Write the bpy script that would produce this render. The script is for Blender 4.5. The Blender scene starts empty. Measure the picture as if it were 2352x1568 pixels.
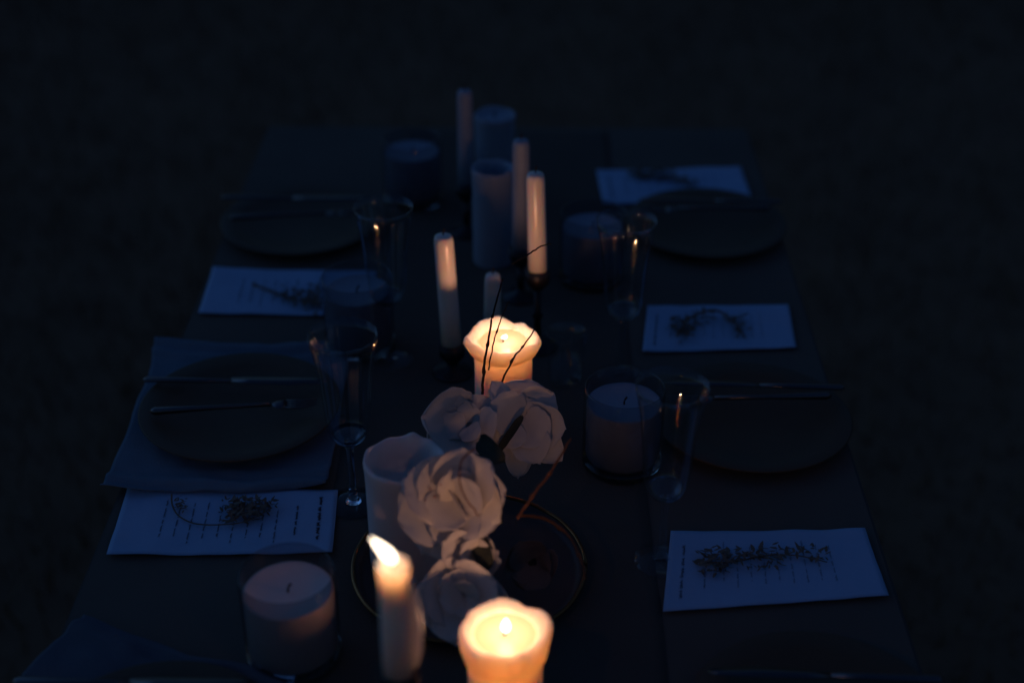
import bpy, bmesh, math, random
from mathutils import Vector, Matrix, noise
random.seed(7)
C = bpy.context.scene.collection
PI = math.pi
R = math.radians

# ------------------------------------------------------------------ camera
TH = 0.75                    # table top height
CH = 1.0                     # camera height above the table top
FPX, PITCH, YAW = 3367.0, R(30.6), R(0.78)
cam_d = bpy.data.cameras.new('camera')
cam = bpy.data.objects.new('camera', cam_d); C.objects.link(cam)
cam.location = (0, 0, TH + CH)
cam.rotation_euler = (PI/2 - PITCH, 0, YAW)
cam_d.sensor_width = 36
cam_d.lens = FPX/2352*36
cam_d.clip_start = 0.05; cam_d.clip_end = 500
cam_d.dof.use_dof = True
cam_d.dof.focus_distance = 1.62
cam_d.dof.aperture_fstop = 1.9
bpy.context.scene.camera = cam

# ------------------------------------------------------------------ world: the last blue of dusk
w = bpy.data.worlds.new('World'); bpy.context.scene.world = w
w.use_nodes = True
wn = w.node_tree.nodes; wl = w.node_tree.links
bg = wn['Background']
sky = wn.new('ShaderNodeTexSky'); sky.sky_type = 'NISHITA'; sky.sun_disc = False
sky.sun_elevation = R(-2.0); sky.sun_rotation = R(-75)
hs = wn.new('ShaderNodeMix'); hs.data_type = 'RGBA'; hs.blend_type = 'MULTIPLY'
hs.inputs['Factor'].default_value = 1.0
hs.inputs[7].default_value = (0.38, 0.90, 2.1, 1)          # the camera's warm-light white balance turns the sky bluer
wl.new(sky.outputs[0], hs.inputs[6]); wl.new(hs.outputs[2], bg.inputs[0])
bg.inputs[1].default_value = 0.15
# afterglow coming in low from the left
sd = bpy.data.lights.new('afterglow', 'SUN'); sd.energy = 0.05; sd.angle = R(50); sd.color = (0.16, 0.42, 1.0)
so = bpy.data.objects.new('afterglow', sd); C.objects.link(so)
so.rotation_euler = (R(-28), R(-62), 0)

vs = bpy.context.scene.view_settings
vs.view_transform = 'Standard'; vs.look = 'None'; vs.gamma = 1; vs.exposure = 1.1; vs.use_curve_mapping = False

# ------------------------------------------------------------------ helpers
CAM = Vector((0, 0, TH + CH))
RM = Matrix.Rotation(YAW, 3, 'Z') @ Matrix.Rotation(PI/2 - PITCH, 3, 'X')
def ray(x, y):
    return RM @ Vector(((x-1176)/FPX, -(y-784)/FPX, -1))
def at(x, y, h=0.0):                  # table-top location (metres) of something h above the table
    d = ray(x, y); k = (TH + h - CAM.z)/d.z
    return CAM + d*k
def atY(x, y, Y):                     # the point at depth Y
    d = ray(x, y); return CAM + d*(Y/d.y)

def obj(name, bm, m, parent=None, smooth=True):
    me = bpy.data.meshes.new(name); bm.normal_update(); bm.to_mesh(me); bm.free()
    if smooth:
        for p in me.polygons: p.use_smooth = True
    if m: me.materials.append(m)
    o = bpy.data.objects.new(name, me); C.objects.link(o)
    if parent: o.parent = parent
    return o
def thing(name, label, cat, loc=(0,0,0), rz=0, group=None):
    o = bpy.data.objects.new(name, None); C.objects.link(o)
    o.empty_display_size = .05
    o.location = loc; o.rotation_euler = (0, 0, rz)
    o['label'] = label; o['category'] = cat
    if group: o['group'] = group
    return o
def tag(o, label, cat, group=None):
    o['label'] = label; o['category'] = cat
    if group: o['group'] = group
    return o
def struct(o):
    o['kind'] = 'structure'; return o

def mat(name, col, rough=.5, metal=0, bump=0, bscale=50, var=0.15, vscale=8, sss=0, rad=(1,.4,.18), sscale=.01, spec=.5, trans=0, ior=1.45, alpha_coord='Object', coat=0):
    m = bpy.data.materials.new(name); m.use_nodes = True
    n = m.node_tree.nodes; l = m.node_tree.links
    b = n['Principled BSDF']
    tc = n.new('ShaderNodeTexCoord')
    nz = n.new('ShaderNodeTexNoise'); nz.inputs['Scale'].default_value = vscale; nz.inputs['Detail'].default_value = 6
    l.new(tc.outputs[alpha_coord], nz.inputs['Vector'])
    mx = n.new('ShaderNodeMix'); mx.data_type = 'RGBA'
    mx.inputs[6].default_value = tuple(c*(1-var) for c in col)+(1,)
    mx.inputs[7].default_value = tuple(min(1, c*(1+var)) for c in col)+(1,)
    l.new(nz.outputs[0], mx.inputs['Factor']); l.new(mx.outputs[2], b.inputs['Base Color'])
    b.inputs['Roughness'].default_value = rough; b.inputs['Metallic'].default_value = metal
    b.inputs['Specular IOR Level'].default_value = spec; b.inputs['IOR'].default_value = ior
    if sss:
        b.inputs['Subsurface Weight'].default_value = sss
        b.inputs['Subsurface Radius'].default_value = rad
        b.inputs['Subsurface Scale'].default_value = sscale
    if trans: b.inputs['Transmission Weight'].default_value = trans
    if coat: b.inputs['Coat Weight'].default_value = coat
    if bump:
        n2 = n.new('ShaderNodeTexNoise'); n2.inputs['Scale'].default_value = bscale; n2.inputs['Detail'].default_value = 4
        l.new(tc.outputs[alpha_coord], n2.inputs['Vector'])
        bp = n.new('ShaderNodeBump'); bp.inputs['Strength'].default_value = bump; bp.inputs['Distance'].default_value = .002
        l.new(n2.outputs[0], bp.inputs['Height']); l.new(bp.outputs[0], b.inputs['Normal'])
    return m

def glass_mat(name='clear_glass', tint=(.97,.985,.99,1)):
    # thin clear glass: lets the light through, mirrors it more at grazing angles
    m = bpy.data.materials.new(name); m.use_nodes = True
    n = m.node_tree.nodes; l = m.node_tree.links
    for x in list(n): n.remove(x)
    out = n.new('ShaderNodeOutputMaterial')
    tr = n.new('ShaderNodeBsdfTransparent'); tr.inputs[0].default_value = tint
    gl = n.new('ShaderNodeBsdfGlossy'); gl.inputs['Roughness'].default_value = .006
    lw = n.new('ShaderNodeLayerWeight'); lw.inputs[0].default_value = .5
    pw = n.new('ShaderNodeMath'); pw.operation = 'POWER'; pw.inputs[1].default_value = 4.5; l.new(lw.outputs['Facing'], pw.inputs[0])
    fr = n.new('ShaderNodeMath'); fr.operation = 'MULTIPLY_ADD'; fr.inputs[1].default_value = .75; fr.inputs[2].default_value = .045; l.new(pw.outputs[0], fr.inputs[0])
    mx = n.new('ShaderNodeMixShader')
    l.new(fr.outputs[0], mx.inputs[0]); l.new(tr.outputs[0], mx.inputs[1]); l.new(gl.outputs[0], mx.inputs[2])
    l.new(mx.outputs[0], out.inputs[0])
    return m

M = {}
M['wax'] = mat('ivory_wax', (.80,.72,.60), .42, bump=.25, bscale=90, var=.06, vscale=30, sss=1.0, rad=(1,.78,.58), sscale=.034)
M['wax_taper'] = mat('ivory_taper_wax', (.78,.68,.58), .24, bump=.1, bscale=60, var=.05, sss=.7, rad=(1,.45,.2), sscale=.006)
M['wax_cold'] = mat('white_wax', (.74,.60,.54), .5, bump=.2, bscale=70, var=.08, vscale=40, sss=.5, rad=(1,.6,.4), sscale=.005)
M['wax_shaded'] = mat('shaded_wax', (.27,.31,.37), .5, bump=.2, bscale=70, var=.08, vscale=40, sss=.4, rad=(1,.8,.7), sscale=.005)  # shaded copy of the wax: dusk dimness put into a darker, bluer colour
M['wick'] = mat('charred_wick', (.02,.015,.012), .9)
M['iron'] = mat('black_iron', (.03,.028,.03), .45, metal=.6)
M['table'] = mat('brown_table_wood', (.13,.102,.080), .62, bump=.5, bscale=35, var=.25, vscale=5, spec=.06)
M['ground'] = mat('night_lawn_soil', (.21,.12,.07), .95, bump=1, bscale=20, var=.25, vscale=3, spec=.1)
M['grass'] = mat('grass_blades', (.18,.11,.06), .8, var=.5, vscale=1.5, spec=.1)
M['paper'] = mat('pale_blue_card', (.32,.45,.62), .75, bump=.3, bscale=120, var=.06, vscale=25, spec=.2)
M['ink'] = mat('dark_ink', (.03,.03,.05), .8)
M['herb'] = mat('dried_herb', (.17,.13,.10), .85, var=.4, vscale=60, spec=.1)
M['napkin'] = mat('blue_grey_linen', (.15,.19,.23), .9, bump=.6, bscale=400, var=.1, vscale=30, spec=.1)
M['napkin_dim'] = mat('dimmed_linen', (.11,.12,.14), .9, bump=.6, bscale=400, var=.1, vscale=30, spec=.1)  # same napkin linen, the front one's dimness put into a darker colour
M['plate'] = mat('black_stoneware', (.09,.06,.035), .5, bump=.2, bscale=60, spec=.25)
M['steel'] = mat('tarnished_cutlery_metal', (.13,.12,.12), .3, metal=1, var=.1)
M['brass'] = mat('dark_brass', (.26,.12,.045), .24, metal=1, bump=.4, bscale=80, var=.3, vscale=40)
M['mirror'] = mat('dark_tray_metal', (.06,.045,.04), .5, metal=.0, spec=.3)
M['petal'] = mat('white_petal', (.70,.66,.61), .65, bump=.35, bscale=60, var=.10, vscale=25, sss=.4, rad=(1,.6,.4), sscale=.003, spec=.25)
M['runner'] = mat('dark_linen_runner', (.105,.082,.064), .9, bump=.5, bscale=300, var=.12, vscale=20, spec=.1)
M['leaf'] = mat('dark_leaf', (.035,.04,.03), .7, var=.3, vscale=50, spec=.15)
M['speck'] = mat('dark_red_speck', (.25,.03,.02), .7)
M['petal_shaded'] = mat('shaded_petal', (.17,.11,.09), .8, bump=.35, bscale=60, var=.3, vscale=25, spec=.15)  # white petal darkened to brown: the bloom's shade put into its colour
def thin_petal(m, k=.35):
    n = m.node_tree.nodes; l = m.node_tree.links
    out = n['Material Output']; b = n['Principled BSDF']
    tl = n.new('ShaderNodeBsdfTranslucent'); mx = n.new('ShaderNodeMixShader'); mx.inputs[0].default_value = k
    src = b.inputs['Base Color'].links[0].from_socket
    l.new(src, tl.inputs[0]); l.new(b.outputs[0], mx.inputs[1]); l.new(tl.outputs[0], mx.inputs[2]); l.new(mx.outputs[0], out.inputs[0])
M['petal'].node_tree.nodes['Principled BSDF'].inputs['Subsurface Weight'].default_value = 0
thin_petal(M['petal'])
M['core'] = mat('dark_flower_centre', (.02,.018,.012), .8, var=.5, vscale=80)
M['twig'] = mat('bare_twig_bark', (.035,.022,.016), .8, bump=.6, bscale=200, var=.3, vscale=60, spec=.2)
M['twig_brown'] = mat('russet_vine_bark', (.14,.058,.028), .75, bump=.6, bscale=200, var=.35, vscale=60, spec=.2)
M['glass'] = glass_mat()
M['smoky'] = glass_mat('faintly_smoky_glass', (.80,.80,.81,1))
M['thick'] = mat('thick_clear_glass', (.9,.95,1), .02, trans=1, var=.01)
M['pool'] = None
def pool_mat():
    # melted wax: part clear, part milky
    m = bpy.data.materials.new('melted_wax_pool'); m.use_nodes = True
    n = m.node_tree.nodes; l = m.node_tree.links
    for x in list(n): n.remove(x)
    out = n.new('ShaderNodeOutputMaterial')
    tr = n.new('ShaderNodeBsdfTransparent'); tr.inputs[0].default_value = (1,.9,.75,1)
    df = n.new('ShaderNodeBsdfDiffuse'); df.inputs[0].default_value = (.85,.78,.64,1)
    tl = n.new('ShaderNodeBsdfTranslucent'); tl.inputs[0].default_value = (.9,.75,.55,1)
    gl = n.new('ShaderNodeBsdfGlossy'); gl.inputs['Roughness'].default_value = .35
    a = n.new('ShaderNodeMixShader'); a.inputs[0].default_value = .35
    b = n.new('ShaderNodeMixShader'); b.inputs[0].default_value = .10
    c = n.new('ShaderNodeMixShader'); c.inputs[0].default_value = .04
    tc = n.new('ShaderNodeTexCoord'); nz_ = n.new('ShaderNodeTexNoise'); nz_.inputs['Scale'].default_value = 60
    bp = n.new('ShaderNodeBump'); bp.inputs['Strength'].default_value = .3; bp.inputs['Distance'].default_value = .002
    l.new(tc.outputs['Object'], nz_.inputs['Vector']); l.new(nz_.outputs[0], bp.inputs['Height'])
    for q in (df, tl, gl): l.new(bp.outputs[0], q.inputs['Normal'])
    l.new(df.outputs[0], a.inputs[1]); l.new(tl.outputs[0], a.inputs[2])
    l.new(a.outputs[0], b.inputs[1]); l.new(tr.outputs[0], b.inputs[2])
    l.new(b.outputs[0], c.inputs[1]); l.new(gl.outputs[0], c.inputs[2]); l.new(c.outputs[0], out.inputs[0])
    return m
M['pool'] = pool_mat()
def flame_mat(name, s):
    m = bpy.data.materials.new(name); m.use_nodes = True
    n = m.node_tree.nodes; l = m.node_tree.links
    for x in list(n): n.remove(x)
    out = n.new('ShaderNodeOutputMaterial'); em = n.new('ShaderNodeEmission')
    em.inputs[0].default_value = (1,.80,.58,1); em.inputs[1].default_value = s
    l.new(em.outputs[0], out.inputs[0]); return m
M['flame'] = flame_mat('candle_flame', 3.2)

def lathe(prof, seg=48, rf=None, zf=None, close=True):
    """prof: list of (r, z); rf(theta, i) multiplies r, zf(theta, i) adds to z"""
    bm = bmesh.new(); rings = []
    for i, (r, z) in enumerate(prof):
        if r < 1e-6:
            rings.append([bm.verts.new((0, 0, z))]); continue
        ring = []
        for k in range(seg):
            a = 2*PI*k/seg
            rr = r*(rf(a, i) if rf else 1); zz = z+(zf(a, i) if zf else 0)
            ring.append(bm.verts.new((rr*math.cos(a), rr*math.sin(a), zz)))
        rings.append(ring)
    for A, B in zip(rings, rings[1:]):
        for k in range(seg):
            k2 = (k+1) % seg
            if len(A) == 1 and len(B) == 1: continue
            if len(A) == 1: bm.faces.new((A[0], B[k], B[k2]))
            elif len(B) == 1: bm.faces.new((A[k], A[k2], B[0]))
            else: bm.faces.new((A[k], A[k2], B[k2], B[k]))
    bmesh.ops.recalc_face_normals(bm, faces=bm.faces)
    return bm
def tube(pts, rad, seg=8, bm=None):
    bm = bm or bmesh.new(); rings = []
    pts = [Vector(p) for p in pts]
    for i, p in enumerate(pts):
        d = (pts[min(i+1, len(pts)-1)] - pts[max(i-1, 0)]).normalized()
        up = Vector((0,0,1)) if abs(d.z) < .9 else Vector((1,0,0))
        u = d.cross(up).normalized(); v = d.cross(u)
        r = rad[i] if isinstance(rad, (list, tuple)) else rad
        rings.append([bm.verts.new(p+u*r*math.cos(2*PI*k/seg)+v*r*math.sin(2*PI*k/seg)) for k in range(seg)])
    for A, B in zip(rings, rings[1:]):
        for k in range(seg): bm.faces.new((A[k], A[(k+1)%seg], B[(k+1)%seg], B[k]))
    bm.faces.new(rings[0]); bm.faces.new(rings[-1])
    bmesh.ops.recalc_face_normals(bm, faces=bm.faces)
    return bm
def spline(ctrl, n=24):
    ctrl = [Vector(c) for c in ctrl]; P = [ctrl[0]]+ctrl+[ctrl[-1]]; out = []
    for i in range(1, len(P)-2):
        for k in range(n):
            t = k/n; a, b, c, d = P[i-1], P[i], P[i+1], P[i+2]
            out.append(.5*((2*b)+(c-a)*t+(2*a-5*b+4*c-d)*t*t+(-a+3*b-3*c+d)*t**3))
    out.append(P[-2]); return out
def box(bm, x0, x1, y0, y1, z0, z1):
    v = [bm.verts.new((x, y, z)) for z in (z0, z1) for y in (y0, y1) for x in (x0, x1)]
    for f in ((0,2,3,1),(4,5,7,6),(0,1,5,4),(2,6,7,3),(0,4,6,2),(1,3,7,5)): bm.faces.new([v[i] for i in f])
    return bm
def nz(x, y=0, z=0): return noise.noise(Vector((x, y, z)))

# ------------------------------------------------------------------ ground
bm = bmesh.new()
bmesh.ops.create_grid(bm, x_segments=80, y_segments=80, size=60)
for v in bm.verts: v.co.z = .03*nz(v.co.x*.3, v.co.y*.3)-.03
struct(obj('ground', bm, M['ground']))
bm = bmesh.new()
for i in range(52000):
    x = random.uniform(-3.2, 3.2); y = random.uniform(.4, 7.0)
    h = random.uniform(.03, .08); a = random.uniform(0, 2*PI); wd = random.uniform(.002, .004)
    lx, ly = random.gauss(0, .022), random.gauss(0, .022)
    dx, dy = math.cos(a)*wd, math.sin(a)*wd
    bm.faces.new((bm.verts.new((x-dx, y-dy, -.03)), bm.verts.new((x+dx, y+dy, -.03)), bm.verts.new((x+lx, y+ly, h-.03))))
g = obj('grass', bm, M['grass']); g['kind'] = 'stuff'; g['label'] = 'short dark lawn grass around the long table'; g['category'] = 'grass'

# ------------------------------------------------------------------ table
XL = at(90, 1568).x; XR = at(2130, 1568).x; Y0, Y1 = .45, 2.44
t = thing('dining_table', 'long dark dining table laid for an evening meal, running away across the lawn', 'table', ((XL+XR)/2, (Y0+Y1)/2, 0))
bm = bmesh.new(); hw, hl = (XR-XL)/2, (Y1-Y0)/2
box(bm, -hw, hw, -hl, hl, TH-.03, TH)
bmesh.ops.bevel(bm, geom=list(bm.edges), offset=.004, segments=2, affect='EDGES')
obj('tabletop', bm, M['table'], t, False)
for sx in (-1, 1):
    for sy in (-1, 1):
        bm = bmesh.new(); box(bm, sx*(hw-.09)-.03, sx*(hw-.09)+.03, sy*(hl-.12)-.03, sy*(hl-.12)+.03, -.03, TH-.13)
        obj('leg', bm, M['table'], t, False)
bm = bmesh.new(); box(bm, -hw+.05, hw-.05, -hl+.08, hl-.08, TH-.128, TH-.0305); obj('apron', bm, M['table'], t, False)

xa = at(690,1500).x; xb = at(1525,1500).x
bm = bmesh.new(); V = []
for j in range(121):
    v = Y0+.02+(Y1-Y0-.04)*j/120
    V.append([bm.verts.new((xa+(xb-xa)*i/24+.003*nz(v*4, i*.2), v, TH+.0012+.0006*nz(i*.5, v*6))) for i in range(25)])
for j in range(120):
    for i in range(24): bm.faces.new((V[j][i], V[j][i+1], V[j+1][i+1], V[j+1][i]))
ru = tag(obj('table_runner', bm, M['runner']), 'dark linen runner down the middle of the table', 'runner')
sm = ru.modifiers.new('s', 'SOLIDIFY'); sm.thickness = .0008
TR_Z = .0014
# ------------------------------------------------------------------ candles
def lamp(parent, z, watts, x=0, y=0, rad=.0048):
    ld = bpy.data.lights.new('flame_or_inner_glow', 'POINT'); ld.energy = watts; ld.shadow_soft_size = rad
    ld.color = (1, .48, .27); ld.use_nodes = True
    n = ld.node_tree.nodes; l = ld.node_tree.links
    em = n['Emission']; lf = n.new('ShaderNodeLightFalloff'); lf.inputs['Strength'].default_value = 1.0; lf.inputs['Smooth'].default_value = .002
    l.new(lf.outputs['Quadratic'], em.inputs['Strength'])
    o = bpy.data.objects.new('flame_or_inner_glow', ld); C.objects.link(o); o.parent = parent; o.location = (x, y, z)
def flame_bm(h, r, bend=(0,0), flat=1.0):
    prof = [(0,0),(.55,.08),(.9,.22),(1,.36),(.88,.52),(.62,.7),(.34,.86),(.12,.96),(0,1)]
    bm = lathe([(a*r, b*h) for a, b in prof], 20)
    for v in bm.verts:
        k = (v.co.z/h)**1.4; v.co.y *= flat
        v.co.x += bend[0]*k; v.co.y += bend[1]*k
    return bm
def wick_bm(z0, l, lean=(.002,.001)):
    return tube(spline([(0,0,z0-.004),(0,0,z0+l*.5),(lean[0],lean[1],z0+l)], 5), .0011, 6)

def melted_pillar(label, top, h, r, flare, seed, bumps, well=.014, lit=.5, mt='wax', lift=0, inner=0, drop=(), skirt=.026, flame=(.013,.004,(0,0)), group=None):
    p = at(top[0], top[1], h)
    t = thing('pillar_candle', label, 'candle', (p.x, p.y, TH), 0, group)
    k = flare/r
    prof = [(0,0),(r*.97,0),(r,.003),(r,h*.3),(r,h*.6),(r,h-skirt-.006),(r*1.005,h-skirt),(r*(.45+.55*k),h-skirt+.0008),(r*k*.985,h-skirt*.6),
            (r*k,h-skirt*.35),(r*k*.985,h-.004),(r*k*.95,h-.0008),(r*k*.90,h),(r*k*.84,h-.003),(r*k*.78,h-well*.6),(r*k*.70,h-well*.92),(r*.80,h-well-.004),(r*.74,h-well-.022),(r*.55,h-well-.036),(0,h-well-.038)]
    fl = {i: s for i, s in zip(range(7, 16), (.3,.7,1,1,1,1,.9,.8,.5))}
    def B(a):
        s = 0
        for (ang, wd, rr, zz) in bumps:
            d = (a-R(ang)+PI) % (2*PI) - PI
            e = math.exp(-(d/R(wd))**2); s += Vector((rr*e, zz*e, 0)) if s == 0 else Vector((0,0,0))
        return s
    def bump(a, j):
        s = 0
        for b in bumps:
            d = (a-R(b[0])+PI) % (2*PI) - PI
            s += b[j]*math.exp(-(d/R(b[1]))**2)
        return s
    def rf(a, i):
        if i < 7: return 1+.012*nz(math.cos(a)*1.5, math.sin(a)*1.5, seed+i*.6)
        f = fl.get(i, 0)
        return 1 + f*(bump(a, 2)+.05*nz(math.cos(a)*2, math.sin(a)*2, seed)+.022*nz(math.cos(a)*6, math.sin(a)*6, seed+3+i*.2))
    def zf(a, i):
        f = fl.get(i, 0)*(1 if i > 8 else .7)
        return f*(bump(a, 3)+.003*nz(math.cos(a)*2, math.sin(a)*2, seed+9)+.0012*nz(math.cos(a)*7, math.sin(a)*7, seed+5)) + (.0008*nz(math.cos(a)*5, math.sin(a)*5, seed+i) if i > 13 else 0)
    o = obj('wax_body', lathe(prof, 96, rf, zf), M[mt], t)
    z0 = h-well-.001
    obj('melted_pool', lathe([(0,h-well-.001),(r*.3,h-well-.001),(r*.55,h-well-.0005),(r*.80,h-well+.0002)], 64, lambda a, i: 1+.03*nz(math.cos(a)*2, math.sin(a)*2, seed) if i < 3 else 1), M['pool'], t)
    obj('wick', wick_bm(z0, .008), M['wick'], t)
    if lit:
        fo = obj('flame', flame_bm(flame[0], flame[1], flame[2]), M['flame'], t); fo.location = (.0005, 0, z0+.004)
        fo.visible_shadow = True
        lamp(t, z0+.004+flame[0]*.45+.0035+lift, lit, flame[2][0], flame[2][1])
        if inner: lamp(t, z0-.012, inner, rad=.006)       # added lamp hidden in the hollow under the pool, so the body glows
    return t

# front lit pillar
melted_pillar('short wide ivory pillar candle burning at the bottom edge, its lobed rim glowing', (1160,1442), .100, .0350, .0412, 3.3,
    [(100,22,.02,.004),(20,20,.10,.003),(180,40,.05,0),(60,14,-.05,-.002),(300,40,-.05,0)], well=.007, lit=.37, lift=-.0002, inner=.08, flame=(.016,.0042,(.0005,0)), skirt=.03)
# middle lit pillar
melted_pillar('ivory pillar candle burning behind the white flowers, wax rim flared out over its side', (1156,768), .128, .0345, .0412, 8.1,
    [(192,24,.16,-.001),(72,12,-.05,-.0045),(35,9,-.08,-.001),(98,10,.0,.003),(130,20,0,.003),(345,30,.10,-.003),(270,45,0,-.002)], well=.009, lit=.31, lift=-.0005, inner=.028, flame=(.007,.0036,(.003,-.002)), skirt=.022)

def hollow_pillar(label, top, h, r, seed, deep, mt='wax_cold', nick=0.0, group=None, th=.86):
    p = at(top[0], top[1], h)
    t = thing('pillar_candle', label, 'candle', (p.x, p.y, TH), 0, group)
    prof = [(0,0),(r*.98,0),(r,.003),(r,h*.4),(r*1.01,h*.75),(r*1.03,h-.012),(r*1.05,h-.004),(r*1.02,h),(r*.95,h-.001),(r*th,h-.006),(r*(th-.06),h-deep*.6),(r*(th-.14),h-deep*.95),(r*.3,h-deep),(0,h-deep)]
    def rf(a, i): return 1+(.03 if i > 4 else .012)*nz(math.cos(a)*1.6, math.sin(a)*1.6, seed+i*.25)
    def zf(a, i): return (.0035*nz(math.cos(a)*2.2, math.sin(a)*2.2, seed+4)+nick*math.exp(-((a-R(80))/R(9))**2)) if 4 < i < 10 else 0
    obj('wax_body', lathe(prof, 72, rf, zf), M[mt], t)
    obj('wick', wick_bm(h-deep, .012), M['wick'], t)
    return t
hollow_pillar('thick white unlit pillar candle with deep hollow top, left of the flowers', (928,1052), .135, .0405, 2.2, .034, nick=.004)
hollow_pillar('slim unlit pillar candle with sunken top, nearer of two far pillars', (1131,384), .150, .0290, 5.2, .03, 'wax_shaded')
hollow_pillar('farthest unlit pillar candle, top just behind the tall sunken pillar', (1136,262), .1375, .0310, 7.7, .006, 'wax_shaded')

def candlestick(label, p, z, r):
    t = thing('candlestick', label, 'candlestick', (p.x, p.y, TH), 0, 'black iron candlesticks')
    b = .026
    obj('base', lathe([(0,0),(b,0),(b,.003),(b*.9,.006),(b*.3,.010),(.006,.016),(0,.016)], 40), M['iron'], t)
    obj('stem', lathe([(0,.0165),(.0055,.0165),(.0045,z*.4),(.0075,z*.45),(.0045,z*.5),(.0045,z-.02),(0,z-.02)], 20), M['iron'], t)
    obj('cup', lathe([(0,z-.0195),(.007,z-.0195),(r+.004,z-.008),(r+.0045,z+.010),(r+.0025,z+.010),(r+.0022,z-.001),(0,z-.001)], 32), M['iron'], t)
def taper(label, top, h, z0, r, lean=(0,0), lit=0, flame=None, drip=False, mt='wax_taper', group='slim taper candles'):
    p = at(top[0], top[1], h)
    # the candle leans a little in its cup
    L = h-z0; base = Vector((p.x-lean[0]*L, p.y-lean[1]*L, TH+z0))
    stick_label = label[1]
    candlestick(stick_label, base, z0, r)
    t = thing('taper_candle', label[0], 'candle', base, 0, group)
    if lit:
        prof = [(0,0),(r*1.05,0),(r*1.02,L*.5),(r*1.0,L-.016),(r*1.04,L-.010),(r*1.04,L-.004),(r*.98,L-.0005),(r*.90,L),(r*.80,L-.003),(r*.70,L-.010),(r*.5,L-.014),(0,L-.015)]
    else:
        prof = [(0,0),(r*1.08,0),(r*1.03,L*.4),(r,L-.012),(r*.98,L-.006),(r*.86,L-.001),(r*.7,L),(0,L+.001)]
    def rf(a, i): return 1+.02*nz(math.cos(a)*2, math.sin(a)*2, p.x*9+i)
    bmx = lathe(prof, 40, rf)
    for v in bmx.verts:
        v.co.x += lean[0]*v.co.z; v.co.y += lean[1]*v.co.z
    body = obj('wax_body', bmx, M['wax' if lit else mt], t)
    top_l = (lean[0]*L, lean[1]*L)
    if lit: obj('melted_pool', lathe([(0,L-.003),(r*.4,L-.003),(r*.80,L-.0026)], 32), M['pool'], t)
    wk = obj('wick', wick_bm(L-.001, .010, (flame[2][0]*.12, flame[2][1]*.12) if lit else (.001,.001)), M['wick'], t)
    wk.location = (top_l[0], top_l[1], 0)
    if lit:
        f = obj('flame', flame_bm(flame[0], flame[1], flame[2]), M['flame'], t); f.location = (top_l[0], top_l[1], L+.0005)
        lamp(t, L+flame[0]*.45, lit, flame[2][0]*.3, flame[2][1]*.3)
        lamp(t, L-.007, .055, rad=.003)  # added lamp hidden in the taper's wax so its head glows
    if drip:
        b2 = tube([(r*1.0,-.004,L-.012),(r*1.16,.001,L-.026),(r*1.26,.002,L-.045),(r*1.36,.002,L-.068),(r*1.3,.002,L-.09),(r*1.15,.001,L-.105)],
                  [.0022,.003,.0036,.0042,.0036,.002], 12)
        obj('wax_drip', b2, M['wax'], t)
taper(('burning ivory taper candle in front, its flame blown left and wax dripping', 'black iron candlestick under the burning taper in front'),
      (902,1292), .290, .172, .0119, lit=.42, flame=(.020,.0050,(-.016,.004)), drip=True)
taper(('leaning unlit taper candle left of the burning middle pillar, upper half warmly lit', 'black iron candlestick under the leaning taper left of the middle pillar'),
      (1018,541), .198, .036, .0124, lean=(-.045,.0))
taper(('unlit taper candle behind the middle pillar, warmly lit over its whole length', 'tall black iron candlestick under the warmly lit taper behind the middle pillar'),
      (1230,398), .252, .108, .0118, lean=(-.03,.0))
taper(('tallest looking shaded taper candle at the far end, leftmost there', 'black iron candlestick under the far taper left of the two pillars'),
      (1067,208), .231, .075, .0112, mt='wax_shaded')
taper(('dim shaded taper candle just behind the warmly lit one, right of the slim pillar', 'black iron candlestick under the dim taper right of the slim pillar'),
      (1197,322), .239, .07, .0115, mt='wax_shaded')
taper(('short burnt-down taper stub standing dim behind the burning middle pillar', 'low black iron candlestick under the taper stub behind the middle pillar'),
      (1132,630), .126, .05, .0105, lean=(.02,.0))

# ------------------------------------------------------------------ glass candles
def glass_candle(label, top, h=.085):
    p = at(top[0], top[1], h)
    t = thing('glass_candle', label, 'candle', (p.x, p.y, TH), 0, 'candles in straight clear glasses')
    ro, ri, H = .0465, .0438, .107
    obj('glass_cup', lathe([(ro,.0125),(ro,H-.002),(ro-.001,H),(ri+.0005,H),(ri,H-.003),(ri,.0125)], 64), M['smoky'], t)
    obj('glass_base', lathe([(0,.0005),(ro-.006,.0005),(ro-.001,.003),(ro,.008),(ro,.0122),(0,.0122)], 64), M['thick'], t)
    rw = .0434
    obj('wax_fill', lathe([(0,.0128),(rw-.008,.0128),(rw-.003,.014),(rw,.019),(rw,h-.001),(rw-.0015,h+.0015),(rw-.004,h),(.02,h-.001),(.006,h-.0022),(0,h-.0015)], 64,
        lambda a, i: 1, lambda a, i: .0008*nz(math.cos(a)*2, math.sin(a)*2, p.x*7+i) if 4 < i < 8 else 0), M['wax_cold' if top[0] < 1000 and top[1] > 1000 else 'wax_shaded'], t)
    obj('wick', wick_bm(h-.002, .009, (.003,.002)), M['wick'], t)
glass_candle('unlit candle in clear glass nearest the camera, lower left beside the printed card', (662,1355))
glass_candle('unlit candle in clear glass to the right of the white flowers', (1434,925))
glass_candle('unlit candle in clear glass standing over the end of the middle left card', (820,668))
glass_candle('unlit candle in clear glass right of the warmly lit taper at the far end', (1362,520))
glass_candle('unlit candle in clear glass farthest away, left of the far tapers', (946,348))

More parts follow.
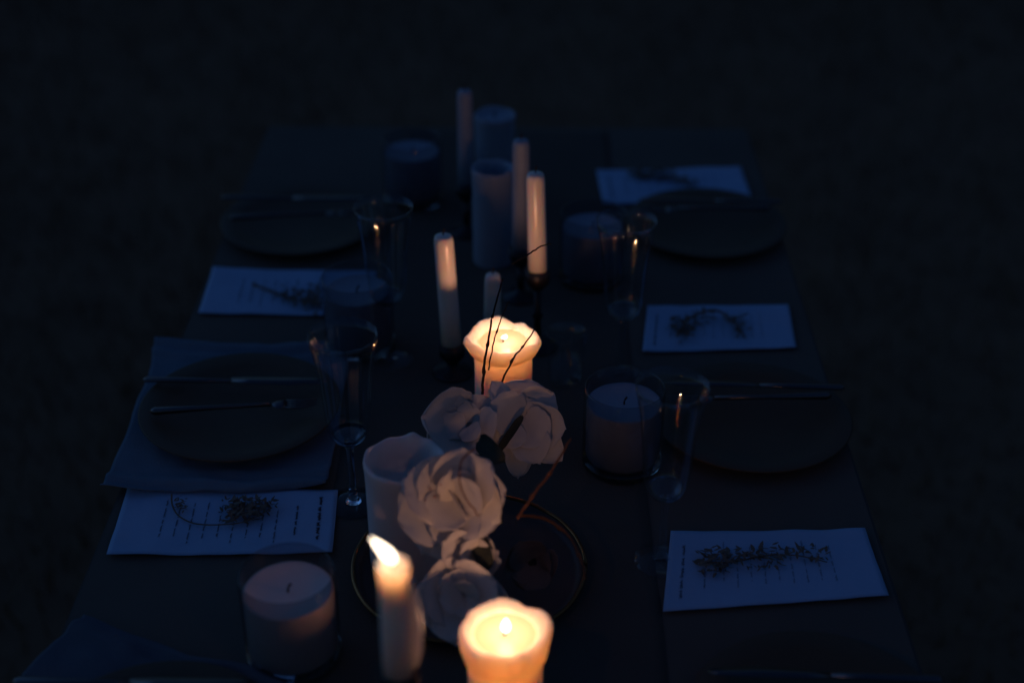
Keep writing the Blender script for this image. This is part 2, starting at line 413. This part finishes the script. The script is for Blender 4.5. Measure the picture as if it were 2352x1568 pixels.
# ------------------------------------------------------------------ champagne flutes
def flute(label, rim, h=.222, clear='glass', cut=True):
    p = at(rim[0], rim[1], h)
    t = thing('champagne_flute', label, 'glass', (p.x, p.y, TH), 0, 'champagne flutes at the place settings')
    outer = [(0,.084),(.008,.0845),(.015,.088),(.0205,.095),(.0235,.105),(.025,.120),(.0265,.140),(.0285,.165),(.0315,.190),(.035,.210),(.0375,h)]
    inner = [(r-.0012, z+.0003) for r, z in outer[1:]][::-1]+[(0,.0875)]
    rib = lambda a, i: 1+.012*math.cos(14*a)*(1 if 3 < i < 19 else 0)*((1 if min(i, 21-i)%2 else -1) if cut else 1)
    obj('bowl', lathe(outer+inner, 112, rib), M['glass'], t)
    obj('bowl_base', lathe([(0,.0838),(.009,.0852),(.0165,.0905),(.0195,.0975),(.0180,.0955),(.0145,.0915),(.008,.0880),(0,.0868)], 48), M[clear], t)
    obj('stem', lathe([(0,.0835),(.007,.0835),(.0045,.076),(.0036,.06),(.0038,.03),(.005,.012),(.009,.0052),(0,.0052)], 24), M[clear], t)
    obj('foot', lathe([(0,.0005),(.029,.0005),(.030,.0015),(.029,.0028),(.015,.0042),(0,.005)], 48), M[clear], t)
flute('ribbed champagne flute left of the flowers, catching candle glints on its rim', (786,768), clear='thick', cut=False)
flute('champagne flute between the right glass candle and the front right card', (1545,885))
flute('champagne flute behind the candle on the middle left card', (880,475))
flute('champagne flute left of the middle right card', (1440,505))

# small clear tumbler by the middle pillar
p = at(1300,770,.07)
tu = thing('glass_tumbler', 'small clear glass just right of the burning middle pillar', 'glass', (p.x, p.y, TH))
obj('bowl', lathe([(0,.0005),(.019,.0005),(.021,.004),(.0245,.05),(.026,.075),(.0255,.0755),(.0245,.075),(.023,.05),(.0195,.008),(0,.007)], 64, lambda a, i: 1+.01*math.cos(10*a)), M['glass'], tu)

# ------------------------------------------------------------------ place settings
PXL = at(548,965).x; PXR = at(1722,975).x
def cloth(label, cx, cy, wx, wy, m, seed, rot=0):
    bm = bmesh.new(); nx, ny = 60, 60
    V = [[None]*(ny+1) for _ in range(nx+1)]
    for i in range(nx+1):
        for j in range(ny+1):
            u, v = i/nx-.5, j/ny-.5
            x, y = u*wx, v*wy
            x += .012*nz(v*3, seed); y += .014*nz(u*3, seed+2)+.01*u+.012*(2*abs(u))**1.5*(1 if v > 0 else .3)
            z = .003+.0035*(1+nz(u*2.4+seed, v*9+u*3))*(abs(v)*1.6+.15)+.0015*nz(u*11, v*11, seed)
            # folds run along the cloth near its edges
            z += .008*max(0, abs(v)-.33)/.17*(.5+.5*math.sin(v*75+u*5+2*nz(u*4, seed)+seed))
            V[i][j] = bm.verts.new((x, y, max(z, .0012)))
    for i in range(nx):
        for j in range(ny): bm.faces.new((V[i][j], V[i+1][j], V[i+1][j+1], V[i][j+1]))
    o = obj('napkin', bm, m)
    sm = o.modifiers.new('s', 'SOLIDIFY'); sm.thickness = .001; sm.offset = 1
    o.location = (cx, cy, TH); o.rotation_euler.z = rot
    return tag(o, label, 'napkin')
def plate(label, cx, cy, r=.122, z=.009):
    o = obj('plate', lathe([(0,.0),(r*.55,.0),(r*.58,.002),(r*.8,.006),(r*.97,.0125),(r,.0145),(r*.985,.0155),(r*.8,.010),(r*.6,.005),(0,.0042)], 96), M['plate'])
    o.location = (cx, cy, TH+z); return tag(o, label, 'plate', 'dark plates')
def knife(label, x0, x1, y, z, rot, d=1):
    t = thing('table_knife', label, 'knife', ((x0+x1)/2, y, TH+z), rot, 'cutlery on the plates')
    L = abs(x1-x0)
    bm = tube([(-L/2,0,.003),(-L/2+.005,0,.003),(-L*.2,0,.003),(-.005,0,.003)], [.002,.0052,.0042,.0034], 10)
    for v in bm.verts: v.co.z = .003+(v.co.z-.003)*.6
    obj('handle', bm, M['steel'], t)
    bm = bmesh.new(); top = []; bot = []
    pr = [(-.0045,.0045,-.0035),(.02,.0065,-.007),(L*.3,.0072,-.008),(L*.45,.0068,-.005),(L*.5,.003,0)]
    a = [bm.verts.new((x, y1, .004)) for x, y1, y2 in pr]; b = [bm.verts.new((x, y2, .003)) for x, y1, y2 in pr]
    for i in range(4): bm.faces.new((a[i], a[i+1], b[i+1], b[i]))
    bl = obj('blade', bm, M['steel'], t); sm = bl.modifiers.new('s', 'SOLIDIFY'); sm.thickness = .0012
    return t
def fork(label, x0, x1, y, z, rot):
    t = thing('table_fork', label, 'fork', ((x0+x1)/2, y, TH+z), rot, 'cutlery on the plates')
    L = abs(x1-x0)
    bm = tube([(-L/2,0,.003),(-L/2+.005,0,.003),(-L*.1,0,.004),(L*.22,0,.005)], [.002,.005,.0028,.0028], 10)
    obj('handle', bm, M['steel'], t)
    bm = tube([(L*.225,0,.005),(L*.26,0,.0035),(L*.31,0,.003)], [.003,.009,.0095], 12)
    for v in bm.verts: v.co.z = .004+(v.co.z-.004)*.18
    for k in range(4):
        yy = -.0075+k*.005
        tube([(L*.305,yy,.0035),(L*.40,yy,.0025),(L*.5,yy*.95,.006)], [.0015,.0014,.0006], 6, bm)
    obj('tines', bm, M['steel'], t)
    return t
yL = [at(548,1705).y, at(548,965).y, 2.03]
yR = [.985, at(1700,975).y, 2.03]
LW = ['front left', 'middle left', 'far left']; RW = ['front right', 'middle right', 'far right']
for i, y in enumerate(yL):
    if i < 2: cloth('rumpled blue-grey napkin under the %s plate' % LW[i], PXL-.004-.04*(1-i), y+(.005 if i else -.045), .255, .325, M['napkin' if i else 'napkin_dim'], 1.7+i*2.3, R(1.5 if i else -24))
    plate('dark plate at the %s place' % LW[i]+(', on a blue-grey napkin' if i < 2 else ', on the bare table'), PXL+.004+(.02 if i == 0 else 0), y-(.04 if i == 0 else 0), z=.009 if i < 2 else .001)
    knife('knife lying across the %s plate' % LW[i], PXL-.125, PXL+.105, y+.045, .026, R(-1))
    fork('fork lying across the %s plate' % LW[i], PXL-.10, PXL+.10, y-.015, .026, R(6))
for i, y in enumerate(yR):
    plate('dark plate at the %s place on the bare table' % RW[i], PXR, y, z=.001)
    knife('knife lying across the %s plate' % RW[i], PXR-.10, PXR+.12, y+.045, .026, R(178))
    fork('fork lying across the %s plate' % RW[i], PXR-.10, PXR+.10, y+.015, .026, R(184))

# ------------------------------------------------------------------ menu cards and herb sprigs
def menu(label, cs, curl, lines, seed, head=1):
    P = [at(*c) for c in cs]                       # far-left, far-right, near-right, near-left
    o0 = sum(P, Vector())/4
    t = thing('menu_card', label, 'menu', (o0.x, o0.y, TH), 0, 'printed menu cards')
    A, B, Cc, D = [(q-o0).to_2d() for q in P]
    def pt(u, v, dz=0):
        q = (A*(1-u)+B*u)*(1-v)+(D*(1-u)+Cc*u)*v
        z = .0015+curl*((2*u-1)**2*.5+.5*(2*v-1)**2)+.0015*(1+nz(u*3+seed, v*2))+.0012*nz(u*7, v*5, seed)
        return Vector((q.x, q.y, max(z, .001)+dz))
    bm = bmesh.new(); nx, ny = 40, 20
    V = [[bm.verts.new(pt(i/nx, j/ny)) for j in range(ny+1)] for i in range(nx+1)]
    for i in range(nx):
        for j in range(ny): bm.faces.new((V[i][j], V[i][j+1], V[i+1][j+1], V[i+1][j]))
    pp = obj('paper', bm, M['paper'], t); sm = pp.modifiers.new('s', 'SOLIDIFY'); sm.thickness = .0006
    # faint handwritten-style lines of ink, each running across the short side
    rnd = random.Random(seed*13)
    for k, (u, v0, v1, amp, wd) in enumerate(lines):
        v = v0; bm = bmesh.new()
        while v < v1:
            ln = rnd.uniform(.05, .13); n = int(ln/.006)+2; pts = []
            for q in range(n):
                vv = v+ln*q/(n-1)
                if vv > v1: break
                uu = u+amp*math.sin(q*2.1+rnd.random()*.9)*rnd.uniform(.35, 1)
                pts.append((uu, vv))
            for (a, b), (c, d) in zip(pts, pts[1:]):
                p1, p2 = pt(a, b, .0007), pt(c, d, .0007)
                e = (p2-p1); 
                if e.length < 1e-6: continue
                s = Vector((-e.y, e.x, 0)).normalized()*wd
                bm.faces.new([bm.verts.new(x) for x in (p1-s, p2-s, p2+s, p1+s)])
            v += ln+rnd.uniform(.02, .04)
        obj('lettering', bm, M['ink'], t)
    return t
def mlines(flip=False, body=9):
    L = [(.925,.12,.80,.012,.00055),(.82,.25,.75,.008,.0004)]
    for i in range(body):
        a = .5+.18*math.sin(i*2.3); L.append((.73-.065*i, .5-.17-.1*abs(math.sin(i*1.7)), .5+.2+.14*abs(math.cos(i*2.1)), .006, .0003))
    if flip: L = [(1-l[0], 1-l[2], 1-l[1], l[3], l[4]*.55) for l in L]
    return L
menu('white-blue menu card with dark lettering, lower left beside the front glass candle', [(297,1116),(777,1134),(764,1278),(246,1281)], .003, mlines(), 1.5)
menu('menu card at the middle left, its right end behind a glass candle', [(490,620),(866,629),(858,730),(456,725)], .002, mlines(), 3.5)
menu('menu card lowest on the right with a long herb sprig on it', [(1540,1228),(1985,1222),(2040,1375),(1522,1411)], .003, mlines(True), 5.5)
menu('menu card at the middle right under an arched sprig', [(1487,708),(1810,705),(1828,804),(1475,814)], .002, mlines(True), 7.5)
menu('farthest menu card, upper right behind the far plate', [(1370,397),(1700,388),(1730,470),(1385,474)], .002, mlines(True), 9.5)

def sprig(label, stem, clusters, seed, r=.0011):
    rnd = random.Random(seed)
    pts = [at(x, y, z) for x, y, z in stem]
    o0 = pts[len(pts)//2]; t = thing('herb_sprig', label, 'sprig', (o0.x, o0.y, TH), 0, 'herb sprigs laid on the cards')
    off = Vector((o0.x, o0.y, TH))
    sp = spline([p-off for p in pts], 8)
    obj('stem', tube(sp, [r*(1-.5*i/len(sp)) for i in range(len(sp))], 6), M['herb'], t)
    bm = bmesh.new()
    for (x, y, rx, ry, n, ls) in clusters:
        c = at(x, y, .006)-off; e = at(x+rx, y, .006)-off-c; f = at(x, y-ry, .006)-off-c
        for k in range(n):
            a = rnd.uniform(0, 2*PI); q = math.sqrt(rnd.random())
            b = c+e*(q*math.cos(a))+f*(q*math.sin(a)); b.z = rnd.uniform(.005, .014)
            th = rnd.uniform(0, 2*PI); L = ls*rnd.uniform(.45, 1.05); W = L*rnd.uniform(.25, .42)
            d = Vector((math.cos(th), math.sin(th), rnd.uniform(-.35, .5))); s = Vector((-math.sin(th), math.cos(th), rnd.uniform(-.4, .4)))
            v = [bm.verts.new(b), bm.verts.new(b+d*L*.35+s*W*.5), bm.verts.new(b+d*L*.75+s*W*.35), bm.verts.new(b+d*L), bm.verts.new(b+d*L*.75-s*W*.35), bm.verts.new(b+d*L*.35-s*W*.5)]
            for q2 in v: q2.co.z = max(q2.co.z, .004)
            bm.faces.new(v)
    obj('leaves', bm, M['herb'], t, False)
sprig('hooked sprig with a bushy dark head on the lower left card', [(394,1134,.012),(396,1160,.008),(412,1185,.006),(450,1202,.006),(510,1204,.006),(570,1195,.008),(625,1165,.008)],
      [(530,1178,24,22,60,.012),(565,1172,30,24,90,.012),(595,1170,22,16,50,.010),(622,1163,16,6,20,.009),(416,1160,12,14,26,.008)], 1)
sprig('straight stemmed sprig with a leafy head on the middle left card', [(580,652,.01),(620,667,.007),(670,685,.006),(740,700,.006)],
      [(690,688,38,16,60,.014),(725,690,30,24,80,.014),(640,676,20,8,16,.010)], 2, .0022)
sprig('long feathery sprig lying along the lower right card', [(1600,1290,.008),(1680,1290,.006),(1760,1275,.007),(1830,1275,.006),(1900,1290,.01)],
      [(1640,1292,42,26,85,.012),(1695,1282,30,16,34,.012),(1765,1276,36,14,40,.012),(1835,1272,45,12,24,.012),(1760,1304,50,16,18,.009),(1880,1282,22,5,9,.012)], 3)
sprig('arched sprig with a round leafy end on the middle right card', [(1555,770,.008),(1585,730,.012),(1640,712,.012),(1680,735,.010),(1712,775,.008)],
      [(1565,756,32,26,80,.013),(1605,735,24,16,26,.013),(1685,738,22,10,30,.013),(1705,762,14,12,18,.012)], 4, .0022)
sprig('dark sprig across the farthest card', [(1445,395,.010),(1490,408,.008),(1540,405,.008),(1590,428,.006)],
      [(1470,400,30,14,60,.016),(1515,402,30,14,55,.016),(1572,418,26,7,36,.014)], 5, .0022)

# ------------------------------------------------------------------ round tray under the flowers
p = at(1078,1318)
TR = .122
tr = thing('round_tray', 'round dark metal tray with a thin brassy rim under the white flowers', 'tray', (p.x, p.y, TH))
obj('tray_bed', lathe([(0,.002),(TR*.93,.002),(TR*.955,.004),(TR*.98,.013),(TR*.975,.0135),(TR*.94,.0065),(TR*.9,.005),(0,.0045)], 120), M['mirror'], tr)
bm = tube([(TR*math.cos(a*2*PI/96), TR*math.sin(a*2*PI/96), .0150+.0012*nz(a*.35)) for a in range(97)], .0022, 10)
obj('rim', bm, M['brass'], tr)

# ------------------------------------------------------------------ flowers
def petal_bm(L, W, cup=.3, bend=.6, ruffle=.08, seed=0, tip=.5, n=18, m=12, curl=.8):
    """petal grows along +X from the origin; +Z is its upper face"""
    bm = bmesh.new(); V = []
    for i in range(n+1):
        u = i/n
        wd = W*.5*max(0, 1-abs(2*u**.72-1)**3.2)**.5*(1+.12*nz(u*5, seed))
        wd = max(wd, W*.22 if i < 2 else (W*.04 if i == n else wd))
        ang = bend*u
        x = L*(math.sin(ang)/bend if abs(bend) > .01 else u); z = L*((1-math.cos(ang))/bend if abs(bend) > .01 else 0)
        z -= curl*L*max(0, u-.45)**2
        row = []
        for j in range(m+1):
            v = 2*j/m-1
            edge = abs(v)**2
            zz = z+cup*wd*edge + .012*L*edge*u*nz(u*6+seed*2, v*4, seed) + ruffle*L*(edge*.7+u*u*.4)*nz(u*3+seed, v*2.2, seed*.7)
            xx = x - tip*.12*L*edge*u + .04*L*nz(v*2+seed, u)
            row.append(bm.verts.new((xx, v*wd*(1-.12*cup*edge), zz)))
        V.append(row)
    for i in range(n):
        for j in range(m): bm.faces.new((V[i][j], V[i+1][j], V[i+1][j+1], V[i][j+1]))
    return bm
def flower(label, c, petals, core=True, seed=0, corer=.007, mt='petal', specks=(), inner=0, second=True):
    """c: world centre; petals: (tx, ty, back, W, cup, bend, roll): pixel of the tip, how far behind the centre it ends (m), width (m)"""
    t = thing('white_flower' if mt == 'petal' else 'shaded_flower', label, 'flower', (c.x, c.y, c.z), 0, 'white blooms of the arrangement')
    vd = (CAM-c).normalized()
    tips = [((atY(p[0], p[1], c.y+p[2])-c)*.94, p[3]*1.45, p[4]*.5, p[5], p[6]) for p in petals]
    mean = sum(q[0].length for q in tips)/len(tips); rr = random.Random(seed); n1 = len(tips)
    if second and len(tips) > 4:
        for q1, q2 in list(zip(tips, tips[1:]+tips[:1]))[::2]:
            d = (q1[0]*rr.uniform(.4, .6)+q2[0]*.5)*rr.uniform(.62, .78)+vd*mean*rr.uniform(.10, .25)
            tips.append((d, mean*rr.uniform(.65, .95), rr.uniform(.0, .3), rr.uniform(.2, .8), rr.uniform(-.3, .3)))
    sx = vd.cross(Vector((0,0,1))).normalized(); sy = sx.cross(vd)
    for k in range(inner):
        a = 2*PI*k/inner+rr.uniform(-.5, .5)
        d = (sx*math.cos(a)+sy*math.sin(a)+vd*rr.uniform(.15, .4)).normalized()*mean*rr.uniform(.55, .85)
        tips.append((d, mean*rr.uniform(.85, 1.1), .3, .8, rr.uniform(-.3, .3)))
    for k, (tip, W, cup, bend, roll) in enumerate(tips):
        m = M[mt]
        L = tip.length*(1+abs(bend)*.12)
        X = tip.normalized(); Z = (vd-X*vd.dot(X)).normalized()
        X2 = (Matrix.Rotation(bend*.5, 3, X.cross(Z)) @ X) ; Z = (vd-X2*vd.dot(X2)).normalized(); Y = Z.cross(X2)
        rot = Matrix((X2, Y, Z)).transposed() @ Matrix.Rotation(roll, 3, 'X')
        bm = petal_bm(L, W, cup, bend*.6, .07, seed+k*1.37, n=28, m=20)
        roll += .35*nz(seed*3+k*2.1, 4.2)
        bmesh.ops.rotate(bm, matrix=rot, verts=bm.verts)
        bmesh.ops.translate(bm, vec=tip.normalized()*.002+vd*(.0026*((k*5)%7)*.6+(.008 if k >= n1 else 0)), verts=bm.verts)
        o = obj('petal', bm, m, t)
        s = o.modifiers.new('s', 'SOLIDIFY'); s.thickness = .0005
    for sx, sy, sr in specks:
        q = atY(sx, sy, c.y-.022)-c
        bm = bmesh.new(); bmesh.ops.create_icosphere(bm, subdivisions=2, radius=sr)
        o = obj('red_speck', bm, M['speck'], t); o.location = q
    if not core:
        bm = bmesh.new(); bmesh.ops.create_icosphere(bm, subdivisions=3, radius=.0065)
        for v in bm.verts: v.co *= 1+.3*nz(v.co.x*300, v.co.y*300, v.co.z*300)
        o = obj('flower_centre', bm, M[mt], t); o.location = -vd*.001
    if core:
        bm = bmesh.new(); bmesh.ops.create_icosphere(bm, subdivisions=3, radius=corer)
        for v in bm.verts: v.co *= 1+.35*nz(v.co.x*500, v.co.y*500, v.co.z*500)
        o = obj('flower_centre', bm, M['core'], t); o.location = vd*.003
    return t
# upper bloom, turned up and right
c = atY(1195,965,1.350)
flower('open white bloom nearest the middle candle, highest of the arrangement', c, [
    (1215,874,.030,.046,.25,.4,.0), (1270,905,.020,.036,.3,.5,.2), (1130,876,.028,.018,.5,.3,.0), (1062,925,.010,.014,.8,.5,.3),
    (1090,1000,-.006,.048,.25,.5,-.2), (1145,1050,-.014,.040,.2,.3,.1), (1298,985,.0,.038,.45,.7,.3), (1285,1055,-.012,.030,.3,.6,.2),
    (1240,1060,-.018,.032,.35,.7,.1), (1190,1090,-.014,.022,.3,.5,.0)], True, 2.1, .006, inner=0)
c = atY(1075,975,1.325)
flower('white bloom at upper left of the arrangement, its left petal curled into a cup', c, [
    (955,955,.0,.050,.9,.9,.1), (985,1015,-.006,.040,.6,.8,.0), (1030,905,.016,.020,.6,.6,.0), (1120,915,.02,.030,.4,.4,0), (1130,1010,-.012,.040,.3,.5,0), (1060,1040,-.01,.036,.4,.5,0)], False, 5.4)
def leaf(label, a, b, W, bend=.6, roll=.3):
    A = atY(*a); B = atY(*b); X = (B-A).normalized(); vd = (CAM-A).normalized()
    Z = (vd-X*vd.dot(X)).normalized(); Y = Z.cross(X)
    bm = petal_bm((B-A).length*1.05, W, .3, bend, .08, a[0])
    bmesh.ops.rotate(bm, matrix=Matrix((X, Y, Z)).transposed() @ Matrix.Rotation(roll, 3, 'X'), verts=bm.verts)
    o = obj('leaf', bm, M['leaf']); o.location = A
    s = o.modifiers.new('s', 'SOLIDIFY'); s.thickness = .0008
    return tag(o, label, 'leaf', 'dark leaves among the blooms')
leaf('dark leaf hooking down the middle of the upper bloom', (1200,955,1.325), (1145,1045,1.31), .008)
leaf('dark leaf between the upper and the large ruffled bloom', (1100,1010,1.25), (1165,1060,1.22), .022)
leaf('dark leaf below the large ruffled bloom', (1100,1240,1.13), (1125,1310,1.11), .020)
# main lower bloom
c = atY(1052,1148,1.165)
flower('large ruffled white bloom in the centre, red specks on its upper left petal', c, [
    (985,1045,.012,.044,.25,.5,.1), (1065,1022,.018,.040,.3,.5,.0), (1130,1050,.012,.040,.4,.6,-.2), (1168,1120,.0,.044,.35,.6,.0),
    (1150,1200,-.012,.042,.4,.7,.1), (922,1105,.006,.046,.3,.6,.2), (918,1195,-.006,.050,.3,.5,.0), (975,1262,-.014,.048,.3,.6,.0), (1050,1262,-.018,.036,.55,.8,.2), (1090,1225,-.018,.022,.4,.8,.0)], False, 8.8, specks=[(988,1122,.0011),(998,1140,.0014),(1012,1112,.0009),(976,1148,.0009)])
# lower small blooms
c = atY(1085,1275,1.135)
flower('half closed creamy bloom under the large ruffled one', c, [
    (1010,1300,-.004,.034,.9,1.1,.0), (1050,1335,-.008,.036,.8,1.0,.1), (1110,1330,-.008,.034,.8,1.0,.0), (1140,1285,.0,.032,.8,.9,.0), (1010,1245,.004,.028,.6,.8,.0), (1100,1225,.006,.03,.6,.8,.0)], False, 11.2)
c = atY(1065,1365,1.105)
flower('pale bloom lowest in the arrangement, just behind the burning front candle', c, [
    (965,1340,.006,.046,.5,.8,.0), (980,1420,-.004,.046,.5,.8,.0), (1045,1465,-.012,.048,.5,.8,.0), (1130,1440,-.008,.046,.5,.8,.0), (1150,1330,.004,.044,.5,.8,.0), (1060,1300,.012,.036,.5,.6,.0)], False, 14.9)
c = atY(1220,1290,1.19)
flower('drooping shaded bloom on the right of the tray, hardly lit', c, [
    (1160,1300,-.004,.030,.6,.8,0), (1200,1345,-.01,.034,.6,.8,0), (1260,1330,-.006,.034,.6,.8,0), (1260,1260,.006,.03,.6,.8,0), (1190,1240,.008,.03,.6,.7,0)], True, 17.9, .006, 'petal_shaded', second=False)

# ------------------------------------------------------------------ twigs
def twig(label, pts, r, m='twig', nodes=(), group=None, name='bare_twig'):
    P = [atY(x, y, Y) for x, y, Y in pts]; o0 = P[0]
    sp = spline([q-o0 for q in P], 10)
    n = len(sp); rr = [r*(1-.45*i/n)*(1+.10*nz(i*.7, r*900)) for i in range(n)]
    for k in nodes:
        i = int(k*n); rr[i] *= 1.7
        if i+1 < n: rr[i+1] *= 1.3
    for i in range(n): sp[i] = sp[i]+Vector((nz(i*.35, 1), nz(i*.35, 2), nz(i*.35, 3)))*.0012*min(1, i/4)
    o = obj(name, tube(sp, rr, 8), M[m]); o.location = o0
    return tag(o, label, 'twig', group)
twig('dark twig rising straight up across the left of the middle flame', [(1108,905,1.375),(1112,840,1.385),(1122,780,1.39),(1134,715,1.40),(1155,640,1.41)], .0016, nodes=(.2,.45,.7))
twig('thin reddish twig crossing just behind the straight dark one', [(1122,850,1.40),(1133,790,1.41),(1150,735,1.415),(1170,690,1.42)], .0010, nodes=(.5,))
twig('dark twig slanting up to the right rim of the middle candle', [(1150,882,1.375),(1178,825,1.385),(1205,790,1.39),(1232,752,1.40)], .0012, nodes=(.3,.6))
twig('short dark twig tip crossing the warmly lit taper', [(1175,606,1.43),(1216,583,1.435),(1240,567,1.44),(1266,559,1.445)], .0011)
twig('thick russet vine slanting up right from the flowers', [(1188,1190,1.15),(1225,1135,1.17),(1270,1075,1.19),(1312,1005,1.21)], .0019, 'twig_brown', nodes=(.3,.6), name='vine_stem')
twig('thin russet tendril curling over the large ruffled bloom', [(1090,1030,1.135),(1062,1055,1.125),(1055,1100,1.115),(1068,1140,1.11),(1100,1185,1.115)], .0011, 'twig_brown', name='vine_stem')
twig('russet vine curving along the right side of the tray', [(1190,1182,1.20),(1250,1190,1.215),(1305,1228,1.20),(1335,1285,1.165),(1345,1330,1.145)], .0022, 'twig_brown', nodes=(.4,.7), name='vine_stem')
